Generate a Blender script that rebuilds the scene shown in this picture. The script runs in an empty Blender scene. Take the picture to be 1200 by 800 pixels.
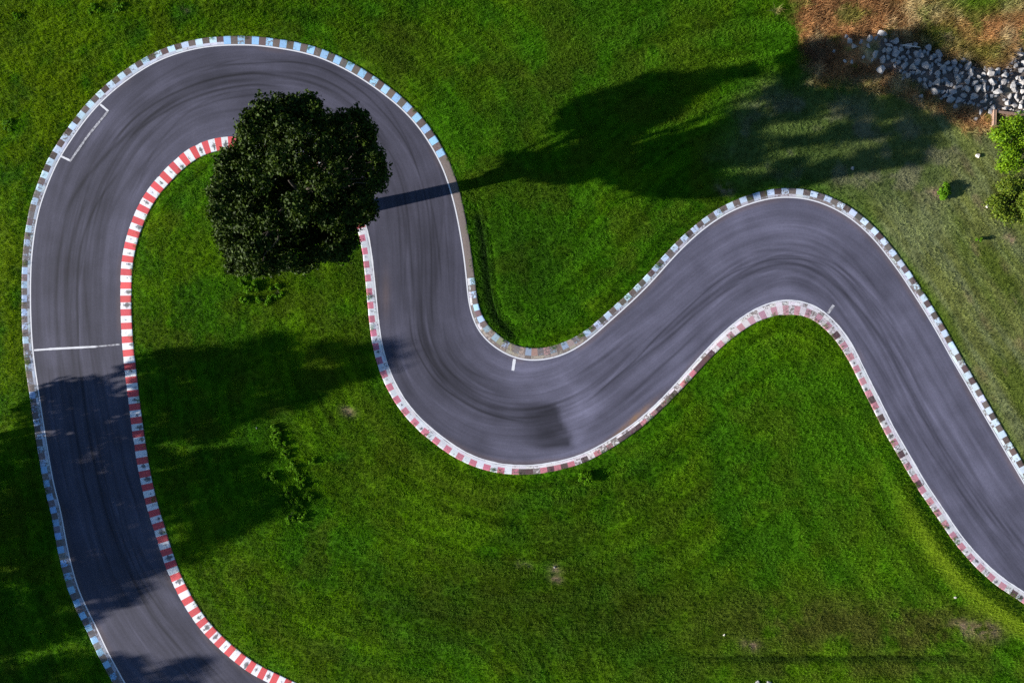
import bpy, math, random
import numpy as np
from mathutils import Vector

# ------------------------------------------------------------------ basics
S = 0.08            # metres per photo pixel on the ground
CAM_H = 65.0
TAN_E = 0.27        # tangent of the sun's elevation
ELEV = math.atan(TAN_E)
SH = np.array([0.978, 0.208])   # the way shadows run on the ground
rng = np.random.default_rng(11)
random.seed(11)
scene = bpy.context.scene
col = scene.collection

def W(p):                        # photo pixel on the ground -> metres
    p = np.asarray(p, float)
    return np.stack([(p[..., 0] - 600) * S, (400 - p[..., 1]) * S], -1)

def tag(o, label=None, cat=None, group=None, kind=None):
    if label: o['label'] = label
    if cat: o['category'] = cat
    if group: o['group'] = group
    if kind: o['kind'] = kind
    return o

def link(o, parent=None):
    col.objects.link(o)
    if parent is not None: o.parent = parent
    return o

def empty(name, loc, rz=0):
    o = bpy.data.objects.new(name, None)
    o.location = loc; o.rotation_euler = (0, 0, rz)
    return link(o)

def np_mesh(name, verts, faces, mat=None, smooth=False):
    """verts (n,3), faces: (m,k) array or list of such arrays"""
    if not isinstance(faces, list): faces = [faces]
    faces = [np.asarray(f, np.int32) for f in faces if len(f)]
    me = bpy.data.meshes.new(name)
    verts = np.asarray(verts, np.float32)
    me.vertices.add(len(verts)); me.vertices.foreach_set('co', verts.ravel())
    tot = sum(f.size for f in faces); nf = sum(len(f) for f in faces)
    me.loops.add(tot); me.polygons.add(nf)
    me.loops.foreach_set('vertex_index', np.concatenate([f.ravel() for f in faces]))
    sizes = np.concatenate([np.full(len(f), f.shape[1], np.int32) for f in faces])
    starts = np.concatenate([[0], np.cumsum(sizes)[:-1]]).astype(np.int32)
    me.polygons.foreach_set('loop_start', starts)
    me.polygons.foreach_set('loop_total', sizes)
    if smooth: me.polygons.foreach_set('use_smooth', np.ones(nf, bool))
    me.update(calc_edges=True); me.validate()
    if mat: me.materials.append(mat)
    return me

def obj(name, me, parent=None, loc=None):
    o = bpy.data.objects.new(name, me)
    if loc is not None: o.location = loc
    return link(o, parent)

def set_attr(me, name, typ, dom, data):
    a = me.attributes.new(name, typ, dom)
    key = {'FLOAT': 'value', 'FLOAT_COLOR': 'color', 'FLOAT_VECTOR': 'vector', 'INT': 'value'}[typ]
    a.data.foreach_set(key, np.ascontiguousarray(data, np.float32).ravel())

# ------------------------------------------------------------------ noise
def vnoise(x, y, seed):
    def h(i, j):
        n = (i * 374761393 + j * 668265263 + seed * 974634721) & 0xFFFFFFFF
        n = ((n ^ (n >> 13)) * 1274126177) & 0xFFFFFFFF
        return ((n ^ (n >> 16)) & 0xFFFF) / 65535.0
    xi = np.floor(x).astype(np.int64); yi = np.floor(y).astype(np.int64)
    fx = x - xi; fy = y - yi
    fx = fx * fx * (3 - 2 * fx); fy = fy * fy * (3 - 2 * fy)
    a = h(xi, yi); b = h(xi + 1, yi); c = h(xi, yi + 1); d = h(xi + 1, yi + 1)
    return (a * (1 - fx) + b * fx) * (1 - fy) + (c * (1 - fx) + d * fx) * fy

def fbm(x, y, seed, octv=4, gain=0.5):
    s = 0; a = 1; t = 0
    for k in range(octv):
        s = s + a * vnoise(x * 2 ** k + 17.3 * k, y * 2 ** k - 9.1 * k, seed + k); t += a; a *= gain
    return s / t

def sm(x, a, b):
    t = np.clip((x - a) / (b - a), 0, 1); return t * t * (3 - 2 * t)

def in_poly(px, py, poly):
    poly = np.asarray(poly, float); r = np.zeros(np.shape(px), bool)
    n = len(poly); j = n - 1
    for i in range(n):
        xi, yi = poly[i]; xj, yj = poly[j]
        c = ((yi > py) != (yj > py)) & (px < (xj - xi) * (py - yi) / (yj - yi + 1e-12) + xi)
        r ^= c; j = i
    return r

def poly_dist(px, py, pts, closed=False):
    pts = np.asarray(pts, float)
    if closed: pts = np.vstack([pts, pts[:1]])
    best = np.full(np.shape(px), 1e9)
    for a, b in zip(pts[:-1], pts[1:]):
        d = b - a; L = max(d @ d, 1e-9)
        t = np.clip(((px - a[0]) * d[0] + (py - a[1]) * d[1]) / L, 0, 1)
        best = np.minimum(best, np.hypot(px - a[0] - t * d[0], py - a[1] - t * d[1]))
    return best

def poly_soft(px, py, poly, soft):
    d = poly_dist(px, py, poly, True); s = np.where(in_poly(px, py, poly), d, -d)
    return sm(s, -soft, soft)

def blob(px, py, cx, cy, rx, ry, ang=0):
    a = math.radians(ang); dx = px - cx; dy = py - cy
    u = dx * math.cos(a) + dy * math.sin(a); v = -dx * math.sin(a) + dy * math.cos(a)
    return np.exp(-(u / rx) ** 2 - (v / ry) ** 2)

# ------------------------------------------------------------------ the two traced edges of the asphalt (photo pixels)
OUT = [(305,960),(262,935),(225,905),(195,872),(176,847),(160,822),(147,800),(136,780),(125,760),(114,735),(102,712),(91,687),(85,665),(79.5,642),(75,617),(72,598),
 (64,570),(59,542),(54,512),(49,480),(44.5,450),(41,427),(38,400),(36.3,360),(36.5,320),(38,295),(42,265),(47.5,240),(55,220),(63,200),
 (72.5,181),(84,164),(100,141),(117.5,121),(135,105),(155,90),(175,77),(195,67.5),(220,59.5),(245,55),(265,53.5),(299,53.5),(325,57),(350,61),(375,68),
 (400,79.5),(420,90.5),(440,104),(460,119),(475,132.5),(490,149),(502.5,167.5),(512.5,185),(520,201),(526,219),(532.5,242),(537.5,267),(542.5,297),(546,327),
 (548,352),(552.5,372),(560,389),(570,400),(582.5,410),(599,419),(615,423),(632,423),(650,420),(665,414.5),(677,408),(690,399),(707,384),(725,368),(745,350),
 (765,330),(785,307),(800,291),(815,277),(830,264.5),(850,251.5),(870,242),(899,233.5),(915,231.3),(935,232),(955,235.5),(972,242),(987,250),(1002,260),(1015,272),
 (1030,287.5),(1042,304),(1055,321),(1067,340),(1080,360),(1092,380),(1104,401),(1117,425),(1132,450),(1147,477),(1160,499),(1172,520),(1185,542),(1199,566),
 (1214,590),(1232,618),(1252,646),(1285,690),(1325,735),(1375,780)]
INN = [(505,857),(465,851),(430,843),(398,834),(368,824),(340,812),(315,800),(296,791),(280,780),(262,765),(247,751),(232,735),(220,717),(210,700),(200,680),(191,657),(185,637),(179,617),(173,600),
 (166,572),(160,542),(156,515),(151,480),(147.5,450),(144.5,422),(142.3,399),(140.8,362),(140.5,325),(142.5,300),(147.5,277),(155,255),(164,235),(175,218),(191,200),
 (205,186),(217,176),(232,167.5),(252,161),(275,159),(300,160),(322,165),(345,173),(368,184),(388,198),(405,215),(418,236),(427,256),(432,273),(436,297),(439,325),(442,355),(445,385),
 (447.5,400),(451,417),(456,432),(464,450),(475,469),(490,487),(505,501),(520,512.5),(537,525),(557,535),(577,541.5),(600,544.8),(625,545),(650,541),(675,535),(695,526),(712,516),
 (730,505),(750,490),(770,472),(790,451),(807,432),(822,415),(836,400),(855,382),(875,366.5),(899,354.5),(920,350),(937,351.5),(955,357),(967,365),(980,377),(997,399),
 (1010,425),(1022,450),(1035,475),(1047,500),(1062,525),(1077,552),(1092,576),(1108,599),(1122,621),(1137,640),(1155,659.5),(1175,677),(1199,692),(1216,704),(1236,716),(1258,728),(1290,745),(1335,772),(1395,810)]

def resample(p, ds):
    d = np.concatenate([[0], np.cumsum(np.hypot(*np.diff(p, axis=0).T))])
    n = max(int(round(d[-1] / ds)), 2); t = np.linspace(0, d[-1], n + 1)
    return np.stack([np.interp(t, d, p[:, 0]), np.interp(t, d, p[:, 1])], -1)

def gsmooth(a, sig):
    r = int(3 * sig); k = np.exp(-0.5 * (np.arange(-r, r + 1) / sig) ** 2); k /= k.sum()
    a = np.asarray(a, float); f = a[:, None] if a.ndim == 1 else a
    lo = 2 * f[0] - f[r:0:-1]; hi = 2 * f[-1] - f[-2:-r - 2:-1]
    e = np.vstack([lo, f, hi])
    o = np.stack([np.convolve(e[:, c], k, 'valid') for c in range(f.shape[1])], -1)
    return o[:, 0] if a.ndim == 1 else o

def edge(px): return resample(gsmooth(resample(W(px), 0.1), 9), 0.1)
EO, EI = edge(OUT), edge(INN)

def arc(p): return np.concatenate([[0], np.cumsum(np.hypot(*np.diff(p, axis=0).T))])
AO, AI = arc(EO), arc(EI)

def at(E, A, s):
    return np.stack([np.interp(s, A, E[:, 0]), np.interp(s, A, E[:, 1])], -1)

def normals(E):
    t = np.gradient(E, axis=0); t /= np.linalg.norm(t, axis=1)[:, None]
    return np.stack([-t[:, 1], t[:, 0]], -1)     # left of travel
NO, NI = normals(EO), -normals(EI)               # both point away from the asphalt
# travel runs bottom-left -> up -> right: the outer edge is on the left hand

# pair the edges (dynamic time warping on a coarse copy)
co, ci = EO[::5], EI[::5]
D = ((co[:, None] - ci[None]) ** 2).sum(-1)
n, m = D.shape
acc = np.full((n, m), 1e18); acc[0, 0] = D[0, 0]; bt = np.zeros((n, m), np.int8)
for i in range(n):
    for j in range(m):
        if i == 0 and j == 0: continue
        b = 1e18; k = 0
        if i and j and acc[i-1, j-1] < b: b = acc[i-1, j-1]; k = 0
        if i and acc[i-1, j] < b: b = acc[i-1, j]; k = 1
        if j and acc[i, j-1] < b: b = acc[i, j-1]; k = 2
        acc[i, j] = b + D[i, j]; bt[i, j] = k
path = []; i, j = n - 1, m - 1
while True:
    path.append((i, j))
    if i == 0 and j == 0: break
    k = bt[i, j]
    if k == 0: i -= 1; j -= 1
    elif k == 1: i -= 1
    else: j -= 1
path = np.array(path[::-1], float) * 5
pi, pj = gsmooth(path[:, 0], 9), gsmooth(path[:, 1], 9)
pi = np.maximum.accumulate(np.clip(pi, 0, len(EO) - 1)); pj = np.maximum.accumulate(np.clip(pj, 0, len(EI) - 1))
so_, si_ = np.interp(pi, np.arange(len(EO)), AO), np.interp(pj, np.arange(len(EI)), AI)
mid = (at(EO, AO, so_) + at(EI, AI, si_)) / 2
am = arc(mid); LEN = am[-1]

# ------------------------------------------------------------------ kerb width and outline
def nearest_s(E, A, px):
    p = W(px); return A[np.argmin(((E - p) ** 2).sum(1))]
def keyed(E, A, keys):
    ks = [(nearest_s(E, A, k[:2]), k[2]) for k in keys]; ks.sort()
    return lambda s: np.interp(s, [a for a, _ in ks], [b for _, b in ks])
# distance from the asphalt edge to the back of the kerb
WO = keyed(EO, AO, [(147,800,1.0),(54,512,.95),(37,330,.85),(63,200,.95),(200,66,.9),(300,53,.88),(480,140,.92),(520,201,.9),(542,297,.8),(550,362,.9),(570,400,1.15),(615,423,1.2),(665,414,1.1),(700,390,.86),(850,251,.85),(935,232,.92),(1060,330,.9),(1199,566,.95)])
WI = keyed(EI, AI, [(315,800,1.15),(200,680,1.1),(151,480,1.12),(141,362,1.08),(155,255,1.2),(217,176,1.25),(275,159,1.2),(405,215,1.0),(436,297,.85),(447,400,.92),(505,501,.98),(600,545,.9),(700,523,.8),(770,472,.75),(836,400,.9),(875,366,1.15),(920,350,1.4),(960,360,1.25),(1010,425,1.0),(1060,520,1.0),(1120,620,.95),(1199,692,.95)])
KO = EO + NO * WO(AO)[:, None]; KI = EI + NI * WI(AI)[:, None]

# ------------------------------------------------------------------ raster fields round the corridor
X0, X1, Y0, Y1, GR = -60., 66., -42., 40., 0.1
nx, ny = int((X1 - X0) / GR) + 1, int((Y1 - Y0) / GR) + 1
def fill(poly):
    g = np.zeros((ny, nx), bool); xs = X0 + np.arange(nx) * GR
    a = poly; b = np.roll(poly, -1, 0)
    for r in range(ny):
        y = Y0 + r * GR
        c = (a[:, 1] > y) != (b[:, 1] > y)
        if not c.any(): continue
        xx = np.sort(a[c, 0] + (y - a[c, 1]) / (b[c, 1] - a[c, 1]) * (b[c, 0] - a[c, 0]))
        g[r] = np.searchsorted(xx, xs) % 2 == 1
    return g
G_COR = fill(np.vstack([KO[::3], KI[::-3]]))
ks_ = np.s_[::4]
GD = 0.5
gx, gy = np.meshgrid(np.arange(X0, X1 + GD, GD), np.arange(Y0, Y1 + GD, GD))
def dist_field(E, A):
    q = E[ks_]; bd = np.full(gx.shape, 1e9); bi = np.zeros(gx.shape, int)
    for r in range(gx.shape[0]):
        d = (gx[r][:, None] - q[:, 0]) ** 2 + (gy[r][:, None] - q[:, 1]) ** 2
        bi[r] = d.argmin(1); bd[r] = np.sqrt(d.min(1))
    return bd, A[ks_][bi]
DO, SO_ = dist_field(KO, AO); DI, SI_ = dist_field(KI, AI)
def samp(F, x, y):
    u = np.clip((x - X0) / GD, 0, F.shape[1] - 1.001); v = np.clip((y - Y0) / GD, 0, F.shape[0] - 1.001)
    i = u.astype(int); j = v.astype(int); fu = u - i; fv = v - j
    return (F[j, i]*(1-fu)+F[j, i+1]*fu)*(1-fv)+(F[j+1, i]*(1-fu)+F[j+1, i+1]*fu)*fv
def samp_n(F, x, y):
    u = np.clip(np.round((x - X0) / GD), 0, F.shape[1] - 1).astype(int); v = np.clip(np.round((y - Y0) / GD), 0, F.shape[0] - 1).astype(int)
    return F[v, u]
def corridor(x, y):
    u = np.round((x - X0) / GR).astype(int); v = np.round((y - Y0) / GR).astype(int)
    ok = (u >= 0) & (u < nx) & (v >= 0) & (v < ny)
    return np.where(ok, G_COR[np.clip(v, 0, ny-1), np.clip(u, 0, nx-1)], False)

# ------------------------------------------------------------------ grass colour (sward colour, with shade painted into the pocket swale and dry bank)
DRY = [(915,-60),(922,12),(930,40),(936,68),(955,90),(990,100),(1030,104),(1062,112),(1085,128),(1110,150),(1150,156),(1165,140),(1260,150),(1260,-60)]
LOOSE = [(991,52,.62),(988,46,.4),(997,58,.5),(1005,53,.42),(1015,48,.6),(1013,57,.45),(1021,66,.62),(1029,43,.75),(1037,62,.6),(988,74,.35),(995,75,.36),(1019,73,.35),(1029,85,.75),(1023,48,.4),(1036,71,.5),(1008,70,.3),(975,62,.3)]
LOOSE2 = [(1077,114,.5),(1100,117,.42),(1110,115,.62),(1117,126,.5),(1146,132,.6),(1157,132,.55),(1141,141,.38),(1128,122,.3),(1150,121,.3)]
ROCKS = [(1026,46),(1042,44),(1060,53),(1085,56),(1103,71),(1130,72),(1160,82),(1176,80),(1184,62),(1205,54),(1235,66),(1235,152),(1195,142),(1158,131),(1128,125),(1098,115),(1072,101),(1046,88),(1026,74)]
def lerp(a, b, t): return a + (np.asarray(b) - a) * t[..., None]
def sward(x, y):
    """-> colour (n,3), height factor, bare factor"""
    px = x / S + 600; py = 400 - y / S
    big = fbm(x / 9, y / 9, 3, 3); med = fbm(x / 2.2, y / 2.2, 21, 4); fine = fbm(x / .45, y / .45, 40, 3)
    c = np.zeros(x.shape + (3,)) + np.array([.068, .208, .0018])
    c = lerp(c, [.120, .252, .0020], sm(big * .6 + med * .4, .42, .66))
    c = lerp(c, [.030, .125, .0020], sm(fbm(x / 3.1 + 40, y / 3.1, 77, 4), .50, .70) * .30)
    c = lerp(c, [.165, .235, .010], sm(fbm(x / 1.7, y / 1.7 + 30, 91, 4), .56, .78) * .28)
    # streaks left by the mower, along the kerbs
    di = samp(DI, x, y); do = samp(DO, x, y); si = samp(SI_, x, y); so = samp(SO_, x, y)
    near = np.minimum(di, do); s = np.where(di < do, si, so + 500)
    st = fbm(s * .14, near * 1.5, 55, 3); st2 = fbm(s * .7, near * 5.5, 57, 3)
    f = sm(-near, -22, -5)
    c = c * (1 + (st - .5) * (.15 + .45 * f) + (st2 - .5) * (.45 + .55 * f) + .07 * f * np.sin(near * 2 * np.pi / 1.7 + 1.5 * st))[..., None]
    # lusher, darker and browner areas
    c = c * (.90 + .28 * fbm(x / 5.5 + 9, y / 5.5, 201, 3))[..., None]
    c = lerp(c, [.095, .150, .006], sm(fbm(x / 3.6, y / 3.6 + 3, 203, 4), .55, .72) * .55)
    c = lerp(c, [.215, .330, .004], np.clip(blob(px, py, 80, 120, 190, 180) + blob(px, py, 15, 380, 40, 120), 0, 1) * .75 * sm(med, .2, .6))
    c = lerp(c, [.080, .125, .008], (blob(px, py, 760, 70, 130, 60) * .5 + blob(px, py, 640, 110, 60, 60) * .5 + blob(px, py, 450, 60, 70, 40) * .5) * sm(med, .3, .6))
    c = lerp(c, [.030, .100, .003], np.clip(blob(px, py, 620, 300, 60, 60) * .5 + blob(px, py, 690, 600, 100, 50) * .3, 0, 1))
    c = lerp(c, [.068, .110, .006], np.clip(blob(px, py, 560, 720, 150, 50) + blob(px, py, 760, 720, 130, 60) * .8, 0, 1) * (.35 + .5 * med))
    c = lerp(c, [.120, .140, .020], np.clip(blob(px, py, 950, 730, 130, 40) + blob(px, py, 1110, 740, 90, 32) + blob(px, py, 1010, 785, 200, 12) * .6, 0, 1) * sm(med + .3 * fine, .35, .75))
    # lighter yellow-green strip just inside the right hand kerb
    strip = np.exp(-((di - 2.0 - .4 * (med - .5)) / 1.1) ** 2) * sm(px, 1010, 1100) * sm(py, 520, 590)
    c = lerp(c, [.215, .325, .012], np.clip(strip * .95, 0, 1))
    c = lerp(c, [.130, .215, .006], np.exp(-((di - 2.5) / 1.3) ** 2) * sm(px, 380, 440) * sm(-px, -640, -560) * sm(py, 440, 480) * .7)
    c = lerp(c, [.120, .200, .006], np.exp(-((di - 3.2) / .8) ** 2) * sm(-px, -420, -330) * sm(py, 690, 730) * .7)
    # mown, drier ground on the right
    right = sm(px - 985 + (py - 260) * -.25, -25, 55) * (py < 700) * sm(do + 20 * (di < do), -1, 1) * (di > do)
    right = np.where(right > 0, right * sm(px + .35 * py, 985, 1075), 0)
    ol = np.zeros(c.shape) + np.array([.228, .262, .074])
    la = .55 * x - .83 * y; lb = .83 * x + .55 * y
    ol = lerp(ol, [.245, .285, .125], sm(fbm(la * .16, lb * 1.5, 61, 4), .40, .70) * .9)
    ol = ol * (1 + (fbm(la * .7, lb * 5, 62, 2) - .5) * 1.0)[..., None]
    ol = lerp(ol, [.130, .190, .020], sm(fbm(la * .10, lb * .35, 66, 3), .50, .70) * .8)
    ol = lerp(ol, [.27, .215, .120], sm(fbm(la * .3, lb * .9, 67, 3), .62, .76) * .55)
    c = lerp(c, ol, right)
    # worn ground below the tree's shadow, between the bends and the dry bank
    worn = poly_soft(px, py, [(880,110),(960,95),(1090,150),(1130,170),(1100,230),(1010,240),(940,215),(870,215),(840,180)], 30)
    c = lerp(c, lerp(np.zeros(c.shape) + np.array([.130, .185, .050]), [.22, .225, .130], sm(med, .48, .66)), np.clip(worn * 1.1, 0, 1) * .85)
    # dry bank
    dry = poly_soft(px + 60 * (med - .5), py + 26 * (fbm(x / 1.2, y / 1.2, 160, 4) - .5), DRY, 7)
    d = np.zeros(c.shape) + np.array([.47, .255, .112])
    d = lerp(d, [.58, .44, .24], sm(med, .50, .68)); d = lerp(d, [.26, .135, .060], sm(fbm(x / 1.1, y / 1.1, 31, 3), .52, .68))
    d = lerp(d, [.15, .20, .030], sm(fbm(x / 1.6, y / 1.6, 12, 3), .56, .70) * .7)
    d = lerp(d, [.12, .22, .012], np.clip(blob(px, py, 1140, 5, 55, 14) + blob(px, py, 1100, 45, 26, 16) * .8 + blob(px, py, 1150, 66, 30, 14) * .6, 0, 1))
    d = d * (.45 + 1.1 * fbm(x * 3.2, y * .7, 33, 3))[..., None]
    d = lerp(d, [.13, .060, .035], np.clip(blob(px, py, 950, 68, 26, 16) * .9, 0, 1))  # tree shade over the bank's left end, painted into the colour
    d = lerp(d, [.50, .38, .23], np.clip(blob(px, py, 1070, 120, 22, 12) + blob(px, py, 1090, 145, 26, 12) + blob(px, py, 1010, 98, 26, 7) + blob(px, py, 1108, 46, 10, 6), 0, 1) * sm(fine, .3, .6))
    c = lerp(c, d, dry)
    c = lerp(c, [.150, .140, .135], poly_soft(px, py, ROCKS, 4) * .85)
    # small bare and yellowed patches
    bare = np.zeros(x.shape)
    for bx, by, r in [(650,666,7),(651,678,7),(614,663,7),(408,482,8),(1185,280,8),(1169,562,14),(1155,738,16),(1130,735,14),(1096,226,9),(217,12,5),(880,755,10),(850,222,10)]:
        bare = np.maximum(bare, blob(px, py, bx, by, r, r * .6, 20) * sm(fine, .25, .6))
    c = lerp(c, [.36, .26, .17], np.clip(bare * 1.1, 0, 1))
    # sandy edge left along the back of the kerbs
    rim = sm(-near, -.22, -.05) * sm(fbm(s * .6, near, 88, 2), .42, .6) * (1 - dry)
    c = lerp(c, [.17, .115, .055], rim * .6)
    # darker line along the foot of the mown strip at the bottom; swale shade painted in dark behind the pocket
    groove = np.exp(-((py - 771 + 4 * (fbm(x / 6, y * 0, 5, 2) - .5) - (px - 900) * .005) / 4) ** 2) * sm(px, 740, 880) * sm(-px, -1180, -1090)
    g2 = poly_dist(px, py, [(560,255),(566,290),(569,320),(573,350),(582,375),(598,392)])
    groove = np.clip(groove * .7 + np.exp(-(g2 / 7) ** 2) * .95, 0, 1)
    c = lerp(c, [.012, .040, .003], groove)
    # grey and green variation from tuft to tuft
    c = c * (0.90 + .20 * fbm(x / .7, y / .7, 140, 3))[..., None]
    hgt = (.75 + .7 * med) * (1 - .6 * right) * (1 - .3 * worn)
    c = c * (1 - .04 * np.clip(blob(px, py, 520, 640, 220, 110), 0, 1))[..., None]
    c = lerp(c, [.11, .27, .004], np.clip(blob(px, py, 960, 500, 90, 90) + blob(px, py, 1000, 640, 60, 50), 0, 1) * .35)
    rough = blob(px, py, 60, 90, 130, 120) + blob(px, py, 350, 560, 60, 70) + blob(px, py, 300, 20, 220, 22) + blob(px, py, 310, 335, 50, 20)
    hgt = hgt * (1 + .5 * np.clip(rough, 0, 1))
    return np.clip(c, .001, .62), hgt, np.clip(bare, 0, 1), dry, right

def ground_z(x, y):
    px = x / S + 600; py = 400 - y / S
    near = np.minimum(samp(DI, x, y), samp(DO, x, y))
    z = -.02 + .06 * sm(near, .1, 1.5) +   .16 * (fbm(x / 4.5, y / 4.5, 9, 3) - .5) * sm(near, 0.2, 3) + .045 * (fbm(x / 1.0, y / 1.0, 15, 3) - .5) * sm(near, .1, 1)
    g2 = poly_dist(px, py, [(548,215),(558,255),(566,290),(569,320),(573,350),(582,375),(598,392)])
    z = z - .48 * np.exp(-(g2 / 8) ** 2)
    di = samp(DI, x, y)
    z = z + .16 * np.exp(-((di - 1.6) / .9) ** 2) * sm(px, 1000, 1080) * sm(py, 480, 560)
    z = z - .16 * np.exp(-((py - 771) / 5) ** 2) * sm(px, 780, 880) * sm(-px, -1180, -1090)
    dry = poly_soft(px, py, DRY, 14)
    z = z + dry * (.25 * (fbm(x / 1.5, y / 1.5, 71, 3) - .4))
    z = z + .35 * np.exp(-(poly_dist(px, py, [(1000,58),(1060,72),(1120,95),(1200,112),(1260,118)]) / 22) ** 2)
    inside = corridor(x, y)
    return np.where(inside, -.09, z)

# ------------------------------------------------------------------ node helpers
class NT:
    def __init__(s, name):
        s.m = bpy.data.materials.new(name); s.m.use_nodes = True
        s.t = s.m.node_tree; s.n = s.t.nodes; s.b = s.n['Principled BSDF']
    def new(s, t, **k):
        n = s.n.new(t)
        for a, v in k.items():
            if a[0] == '_': n.inputs[int(a[1:])].default_value = v
            else: setattr(n, a, v)
        return n
    def ln(s, a, b): s.t.links.new(a, b)
    def put(s, sock, v):
        if hasattr(v, 'links'): s.ln(v, sock)
        else: sock.default_value = v
    def math(s, op, a, b=0., clamp=False):
        n = s.new('ShaderNodeMath', operation=op, use_clamp=clamp); s.put(n.inputs[0], a); s.put(n.inputs[1], b); return n.outputs[0]
    def mix(s, f, a, b, mode='MIX'):
        n = s.new('ShaderNodeMix', data_type='RGBA', blend_type=mode)
        s.put(n.inputs[0], f)
        for k, v in ((6, a), (7, b)):
            if isinstance(v, tuple) and len(v) == 3: v = v + (1,)
            s.put(n.inputs[k], v)
        return n.outputs[2]
    def ramp(s, v, a, b):
        n = s.new('ShaderNodeMapRange', interpolation_type='SMOOTHSTEP'); s.put(n.inputs[0], v)
        n.inputs[1].default_value = a; n.inputs[2].default_value = b; return n.outputs[0]
    def noise(s, scale, detail=3, vec=None, rough=.55, dist=0):
        n = s.new('ShaderNodeTexNoise'); n.inputs['Scale'].default_value = scale; n.inputs['Detail'].default_value = detail
        n.inputs['Roughness'].default_value = rough; n.inputs['Distortion'].default_value = dist
        if vec is None: vec = s.new('ShaderNodeNewGeometry').outputs['Position']
        s.ln(vec, n.inputs['Vector']); return n.outputs[0]
    def attr(s, name, kind='GEOMETRY'):
        return s.new('ShaderNodeAttribute', attribute_name=name, attribute_type=kind)
    def scaled(s, vec, sc):
        n = s.new('ShaderNodeMapping'); s.ln(vec, n.inputs[0]); n.inputs['Scale'].default_value = sc; return n.outputs[0]
    def bump(s, h, strength, dist=.02):
        n = s.new('ShaderNodeBump'); n.inputs['Strength'].default_value = strength; n.inputs['Distance'].default_value = dist
        s.ln(h, n.inputs['Height']); s.ln(n.outputs[0], s.b.inputs['Normal'])
    def done(s, color=None, rough=.8, spec=.3):
        if color is not None:
            if isinstance(color, tuple) and len(color) == 3: color += (1,)
            s.put(s.b.inputs['Base Color'], color)
        s.put(s.b.inputs['Roughness'], rough); s.b.inputs['Specular IOR Level'].default_value = spec
        return s.m

def mat_ground():
    t = NT('grass_ground'); c = t.attr('tint').outputs['Color']
    n = t.noise(14, 4)
    c = t.mix(1, c, t.mix(n, (.7, .7, .7), (1.2, 1.15, 1.1)), 'MULTIPLY')
    t.bump(t.noise(9, 4), .6, .05)
    return t.done(c, .95, .1)
def mat_blade(name, trans=.3):
    t = NT(name); c = t.attr('tint', 'INSTANCER').outputs['Color']
    h = t.attr('tip').outputs['Fac']
    c = t.mix(1, c, t.mix(h, (.86, .86, .86), (1.14, 1.12, 1.05)), 'MULTIPLY')
    t.done(c, .7, .15)
    tr = t.new('ShaderNodeBsdfTranslucent'); t.ln(c, tr.inputs[0])
    mx = t.new('ShaderNodeMixShader'); mx.inputs[0].default_value = trans
    t.ln(t.b.outputs[0], mx.inputs[1]); t.ln(tr.outputs[0], mx.inputs[2])
    t.ln(mx.outputs[0], t.n['Material Output'].inputs[0])
    return t.m
def mat_leaf(name, a, b, rough=.5, trans=.25, spec=.4):
    t = NT(name); v = t.attr('tip').outputs['Fac']
    c = t.mix(v, a, b)
    t.done(c, rough, spec)
    tr = t.new('ShaderNodeBsdfTranslucent'); t.ln(c, tr.inputs[0])
    mx = t.new('ShaderNodeMixShader'); mx.inputs[0].default_value = trans
    t.ln(t.b.outputs[0], mx.inputs[1]); t.ln(tr.outputs[0], mx.inputs[2])
    t.ln(mx.outputs[0], t.n['Material Output'].inputs[0])
    return t.m
def mat_bark(name='bark', a=(.10, .075, .055), b=(.22, .18, .14)):
    t = NT(name); v = t.scaled(t.new('ShaderNodeTexCoord').outputs['Object'], (6, 6, 1.2)); n = t.noise(3, 5, v)
    t.bump(n, .8, .05); return t.done(t.mix(n, a, b), .9, .2)
def mat_asphalt():
    t = NT('asphalt'); tone = t.attr('tone').outputs['Fac']; brown = t.attr('brown').outputs['Fac']
    uv = t.new('ShaderNodeUVMap', uv_map='UVMap').outputs[0]
    st = t.noise(1, 4, t.scaled(uv, (.10, 3.2, 1)), .6)
    st2 = t.noise(1, 3, t.scaled(uv, (.35, 9., 1)), .6)
    lg = t.noise(.22, 5); fn = t.noise(5, 5, rough=.7); gr = t.noise(38, 2, rough=.8)
    k = t.math('MULTIPLY', tone, t.math('ADD', .70, t.math('MULTIPLY', st, .44)))
    k = t.math('MULTIPLY', k, t.math('ADD', .80, t.math('MULTIPLY', st2, .30)))
    k = t.math('MULTIPLY', k, t.math('ADD', .62, t.math('MULTIPLY', lg, .76)))
    k = t.math('MULTIPLY', k, t.math('ADD', .74, t.math('MULTIPLY', fn, .52)))
    k = t.math('MULTIPLY', k, t.math('ADD', .70, t.math('MULTIPLY', gr, .60)))
    c = t.mix(brown, (.0690, .0670, .0955), (.150, .090, .055))
    c = t.mix(1, c, t.new('ShaderNodeCombineColor').outputs[0], 'MULTIPLY')
    cc = [n for n in t.n if n.type == 'COMBINE_COLOR'][0]
    for i in range(3): t.ln(k, cc.inputs[i])
    t.bump(gr, .35, .01)
    return t.done(c, .82, .25)
def mat_line():
    t = NT('line_paint'); n = t.noise(2.5, 6, rough=.7); n2 = t.noise(14, 4, rough=.7)
    m = t.ramp(t.math('ADD', t.math('MULTIPLY', n, .6), t.math('MULTIPLY', n2, .4)), .56, .64)
    return t.done(t.mix(m, (.72, .72, .75), (.30, .28, .30)), .7, .3)
def mat_faint_line():
    t = NT('worn_line_paint'); n = t.noise(3.5, 6, rough=.75)
    m = t.ramp(n, .40, .62)
    return t.done(t.mix(m, (.50, .50, .53), (.14, .13, .15)), .8, .3)
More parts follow.
